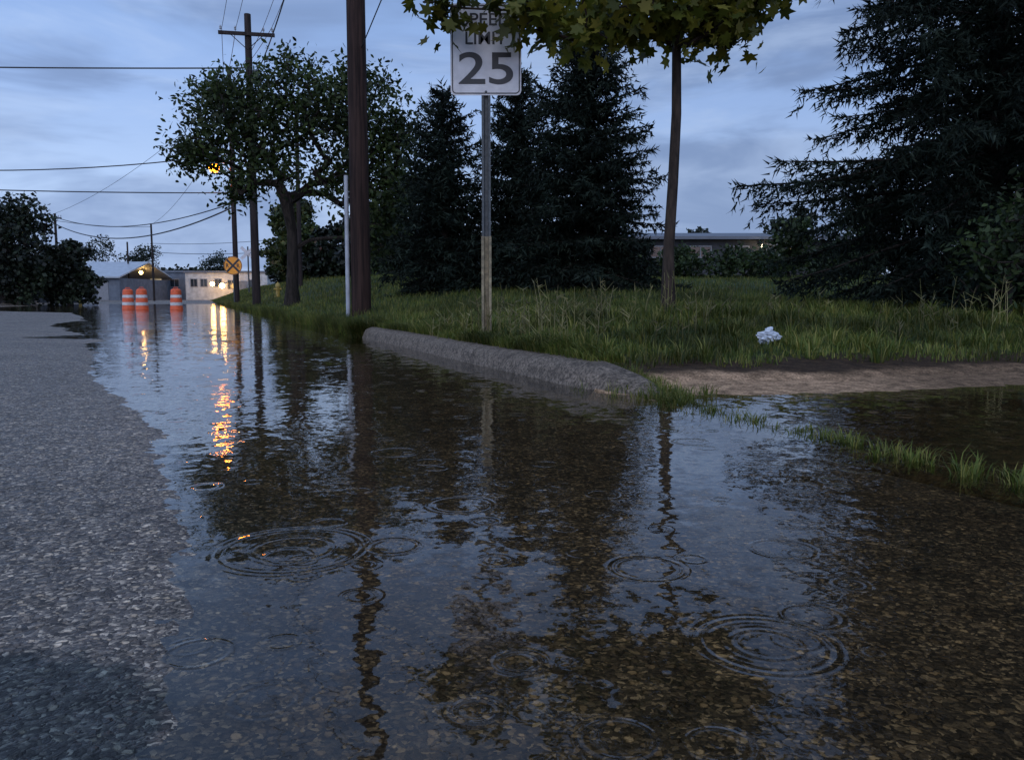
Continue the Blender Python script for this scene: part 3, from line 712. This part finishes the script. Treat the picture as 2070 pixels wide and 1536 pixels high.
# ------------------------------------------------------------------ traffic barrels
def barrel():
    e = empty("traffic_barrel", (0,0,0), "orange and white striped traffic drum in the flooded road", "traffic barrel", "orange traffic drums")
    def rr(z): return .265-.065*(z/.95)
    segs = [(.06,.24,M_orange,'body'), (.24,.38,M_band,'reflective_band'), (.38,.56,M_orange,'body'), (.56,.69,M_band,'reflective_band'), (.69,.90,M_orange,'body')]
    for a, b, m, nm in segs:
        q = MB(); q.lathe([(rr(a)-.012, a), (rr(a), a+.012), (rr(b), b-.012), (rr(b)-.012, b)], 24); q.obj(nm, m, e, True)
    q = MB(); q.lathe([(.33,0),(.33,.05),(.28,.065),(.26,.065)], 24); q.obj("base", M_rub, e, True)
    q = MB(); q.lathe([(.185,.9),(.15,.94),(.05,.945)], 20); q.tube([(-.08,0,.94), (-.08,0,1.0), (.08,0,1.0), (.08,0,.94)], .014, 6); q.obj("handle", M_orange, e, True)
    return e
b0 = barrel(); bpos = [(-12.97,31.2,.1), (-15.35,32.3,.5), (-14.3,31.2,.2)]
def bz_(x, y): return max(-.06, float(road_z(np.array([x]), np.array([y]))[0]))
b0.location = (bpos[0][0], bpos[0][1], bz_(*bpos[0][:2])); b0.scale = (.92,.92,.92)
kids = list(b0.children)
for (x, y, rz) in bpos[1:]:
    e = b0.copy(); e.location = (x, y, bz_(x, y)); e.rotation_euler = (0, 0, rz); COL.objects.link(e)
    for kd in kids: c = kd.copy(); c.parent = e; COL.objects.link(c)

def hydrant(x, y, lab):
    e = empty("fire_hydrant", (x, y, gz(x, y)), lab, "fire hydrant", "yellow hydrants")
    q = MB(); q.lathe([(.17,0),(.17,.04),(.11,.06),(.105,.5),(.14,.52),(.14,.56),(.125,.6),(.10,.68),(.05,.73),(.025,.74),(.025,.79)], 16); q.obj("body", M_hyd, e, True)
    for a in (0, math.pi, -math.pi/2):
        q = MB(); q.tube([(.08*math.cos(a), .08*math.sin(a), .42), (.19*math.cos(a), .19*math.sin(a), .42), (.20*math.cos(a), .20*math.sin(a), .42)], [.055,.055,.03], 10); q.obj("outlet_cap", M_hyd, e, True)
    e.scale = (.8,.8,.8)
hydrant(-9.55, 33, "yellow fire hydrant in the grass verge"); hydrant(-27.8, 52, "small yellow hydrant beside the road")

# ------------------------------------------------------------------ buildings
def building(name, label, x0, x1, y, depth, h, wallm, roof='flat', roofm=M_roofd, wins=(), doors=(), ridge=1.2, base=None, lit=()):
    xc = (x0+x1)/2; zb_ = base if base is not None else .15
    e = empty(name, (xc, y, zb_), label, "building")
    W = x1-x0
    q = MB(); q.box((0, depth/2, h/2-.2), (W, depth, h+.4))
    if roof == 'gable':
        q.extrude([(-W/2, 0, h), (W/2, 0, h), (W/2*.0, 0, h+ridge)], (0, depth, 0))
    q.obj("wall", wallm, e)
    q = MB()
    if roof == 'flat':
        q.box((0, depth/2, h+.1), (W+.3, depth+.3, .22))
    elif roof == 'gable':
        for sd in (-1, 1):
            q.extrude([(sd*(W/2+.4), -.3, h-.1), (0, -.3, h+ridge+.05), (0, -.3, h+ridge+.2), (sd*(W/2+.4), -.3, h+.05)], (0, depth+.6, 0))
    else:
        q.extrude([(-W/2-.3, -.5, h), (-W/2-.3, -.5, h+.15), (-W/2-.3, depth*.5, h+ridge+.15), (-W/2-.3, depth*.5, h+ridge)], (W+.6, 0, 0))
        q.extrude([(-W/2-.3, depth+.5, h), (-W/2-.3, depth+.5, h+.15), (-W/2-.3, depth*.5+.01, h+ridge+.15), (-W/2-.3, depth*.5+.01, h+ridge)], (W+.6, 0, 0))
    q.obj("roof", roofm, e)
    for k, (wx, wz, ww, wh) in enumerate(wins):
        f = MB()
        for (cx, czz, sx_, sz_) in [(wx, wz+wh/2+.03, ww+.12, .06), (wx, wz-wh/2-.03, ww+.12, .06), (wx-ww/2-.03, wz, .06, wh), (wx+ww/2+.03, wz, .06, wh), (wx, wz, .04, wh)]:
            f.box((cx, -.03, czz), (sx_, .055, sz_))
        wo = f.obj("window", M_frame, e)
        g_ = MB(); g_.box((wx, -.008, wz), (ww, .012, wh)); g_.obj("pane", M_lit if k in lit else M_glass, wo)
    for (dx, dw, dh, dm) in doors:
        f = MB(); f.box((dx, -.03, dh/2), (dw, .05, dh)); f.obj("door", dm, e)
    return e
def wlamp(e, x, z, mat, r=.16, dy=-.35):
    q = MB(); q.box((x, dy/2, z+r+.06), (.1, abs(dy), .06)); q.obj("lamp_bracket", M_galv, e)
    q = MB(); q.lathe([(.02,-r),(r*.8,-r*.6),(r,0),(r*.8,r*.6),(.02,r)], 12, (x, dy, z)); q.obj("lamp_bulb", mat, e, True)
b = building("shed", "grey shed with a pale metal roof", -44.5, -38.8, 80, 12, 2.2, M_wall_g, 'side', M_roof, [(-1.2,1.4,.9,.8)], [(1.2,1.1,2.0,M_frame)], ridge=1.7)
b = building("warehouse", "low grey painted workshop with flat roof", -46, -36.5, 92, 10, 3.1, M_wall_g, 'flat', M_roofd, [(-1.5,1.9,1.3,.9),(.8,1.9,1.3,.9),(2.9,1.9,1.,.8)], [(-3.4,1.2,2.1,M_wall_d)], lit=(1,))
wlamp(b, 1.2, 2.95, M_wl, .19, -4.5)
b = building("warehouse", "white painted block building lit by wall lamps", -36.3, -27.2, 90, 9, 3.0, M_wall_w, 'flat', M_roofd, [(-3.6,1.9,.7,.8),(-2.5,1.9,.7,.8),(-.9,1.9,.7,.8),(.6,1.7,.8,.9),(3.0,1.8,.9,.8)], [(1.8,1.1,2.1,M_wall_g)], lit=())
wlamp(b, -.9, 1.75, M_wl, .24, -1.8); wlamp(b, .15, 1.55, M_wl, .30, -1.8)
b = building("warehouse", "long low white wall building by the crossing", -26.8, -19, 93, 8, 1.9, M_wall_w, 'flat', M_roofd, [(-2,1.1,.8,.6),(1,1.1,.8,.6)])
b = building("house", "small pale roofed house behind the trees", -12.2, -8.6, 55, 6, 1.6, M_wall_g, 'side', M_roof, [(-.8,.9,.6,.6)], [(.8,.8,1.5,M_frame)], ridge=.8)
b = building("barn", "small dark house behind the fence", -37.5, -33.5, 57, 6, 2.0, M_wall_d, 'gable', M_roofd, [(-.8,1.2,.7,.7)], [(.9,.9,1.8,M_frame)], ridge=.8)
wlamp(b, 1.2, 1.45, M_wh, .14, -.9)
b = building("long_building", "long low dark building with a lit doorway", 5.5, 16.5, 41, 8, 2.1, M_wall_d, 'side', M_roofd, [(-3.5,1.5,1.,.5),(-1.5,1.5,1.,.5),(.4,1.5,1.,.5),(3.2,1.5,.5,.4)], [(2.2,.9,1.9,M_frame)], ridge=.5, base=1.25, lit=(3,))
wlamp(b, 1.45, 1.75, M_wh, .08, -.6)
fe = empty("fence", (-34, 51, gz(-34, 51)), "weathered wooden board fence", "fence")
q = MB()
for k in range(36): q.box((-2.9+k*.19, 0, .75+.02*math.sin(k*2.3)), (.17, .025, 1.5))
q.obj("boards", M_wood, fe)
for k in range(4):
    q = MB(); q.box((-2.9+k*2.2, .06, .75), (.1, .1, 1.6)); q.obj("post", M_wood, fe)

# ------------------------------------------------------------------ crumpled plastic litter and fallen leaves
import bmesh
from mathutils import noise as mn_
lx, ly = 1.86, 5.85
bm = bmesh.new(); bmesh.ops.create_icosphere(bm, subdivisions=4, radius=1)
for v in bm.verts:
    c_ = v.co.copy(); k = .6+.5*abs(mn_.noise(c_*1.6+Vector((3,1,2))))*1.6+.35*abs(mn_.noise(c_*3.5))-.22*abs(mn_.noise(c_*8.))
    v.co = Vector((c_.x*.085*k, c_.y*.06*k, c_.z*.06*k+.045))
me = bpy.data.meshes.new("plastic_bag"); bm.to_mesh(me); bm.free(); me.materials.append(M_bag)
o = reg(bpy.data.objects.new("plastic_bag", me), label="crumpled white plastic bag lying in the grass", category="litter"); o.location = (lx, ly, gz(lx, ly)+.015)
M_dead = simple("dead_leaf", (.12,.075,.04), .6, .4, 30)
for (x, y, s_, a) in [(-.155,1.30,.032,.4), (-1.95,4.85,.06,1.3)]:
    me = bpy.data.meshes.new("fallen_leaf"); me.from_pydata([(p[0]*s_*math.cos(a)-p[1]*s_*math.sin(a), p[0]*s_*math.sin(a)+p[1]*s_*math.cos(a), p[2]*s_*.3-.004) for p in maple], [], [tuple(range(len(maple)))]); me.materials.append(M_dead)
    o = reg(bpy.data.objects.new("fallen_leaf", me), label="small brown fallen leaf lying in shallow water", category="leaf", group="fallen leaves"); o.location = (x, y, 0)

# ------------------------------------------------------------------ world, light, camera
wd = bpy.data.worlds.new("World"); sc.world = wd; wd.use_nodes = True
t = NT(wd.node_tree); t.n.clear()
out = t.new('ShaderNodeOutputWorld'); bg = t.new('ShaderNodeBackground'); t.l.new(bg.outputs[0], out.inputs[0])
D = t.new('ShaderNodeTexCoord').outputs['Generated']
sep = t.new('ShaderNodeSeparateXYZ'); t.l.new(D, sep.inputs[0])
sky = t.new('ShaderNodeTexSky'); sky.sky_type = 'NISHITA'; sky.sun_disc = False
sky.sun_elevation = math.radians(2); sky.sun_rotation = math.radians(170)
base = t.ramp(t.m('MAXIMUM', sep.outputs[2], 0.), [(0,(.46,.61,.88)), (.10,(.39,.54,.84)), (.22,(.27,.41,.74)), (.38,(.20,.33,.64)), (1,(.24,.34,.57))])
base = t.mix(.03, base, sky.outputs[0])
cv = t.v('MULTIPLY', D, (1,1,4.0))
w1 = t.v('ADD', cv, t.v('SCALE', t.noise(cv, 1.5, 2, col=True), sc_=.6))
n1 = t.smooth(t.noise(w1, 2.4, 5, .55), .42, .60)
n2 = t.smooth(t.noise(t.v('ADD', w1, (4,2,7)), 3.6, 5, .6), .47, .68)
base = t.mix(t.m('MULTIPLY', n1, .8), base, (.185,.27,.47,1))
base = t.mix(t.m('MULTIPLY', n2, .45), base, (.44,.57,.82,1))
lf = t.smooth(sep.outputs[0], -.6, .3, 1.10, .95)
bk = t.smooth(sep.outputs[1], .2, -.6, 1., 2.1)
base = t.v('SCALE', base, sc_=t.m('MULTIPLY', lf, bk))
t.l.new(base, bg.inputs[0]); bg.inputs[1].default_value = 1.08
sl = bpy.data.lights.new("sun", 'SUN'); sl.energy = .5; sl.angle = math.radians(30); sl.color = (1,.85,.66)
so = bpy.data.objects.new("sun", sl); COL.objects.link(so); so.rotation_euler = (math.radians(55), 0, math.radians(-15))
pl = bpy.data.lights.new("street_lamp_light", 'POINT'); pl.energy = 300; pl.color = (1,.24,.015); pl.shadow_soft_size = .3
po = bpy.data.objects.new("street_lamp_light", pl); COL.objects.link(po); po.location = (-15.22,41.9,6.85)
cam = bpy.data.cameras.new("camera"); co = bpy.data.objects.new("camera", cam); COL.objects.link(co)
cam.sensor_width = 36; cam.lens = 28.26; cam.clip_end = 2000; cam.clip_start = .02
co.location = (0,0,.5); co.rotation_euler = (math.radians(90-5.9), 0, 0); sc.camera = co
sc.view_settings.view_transform = 'Standard'; sc.view_settings.look = 'None'; sc.view_settings.exposure = 0
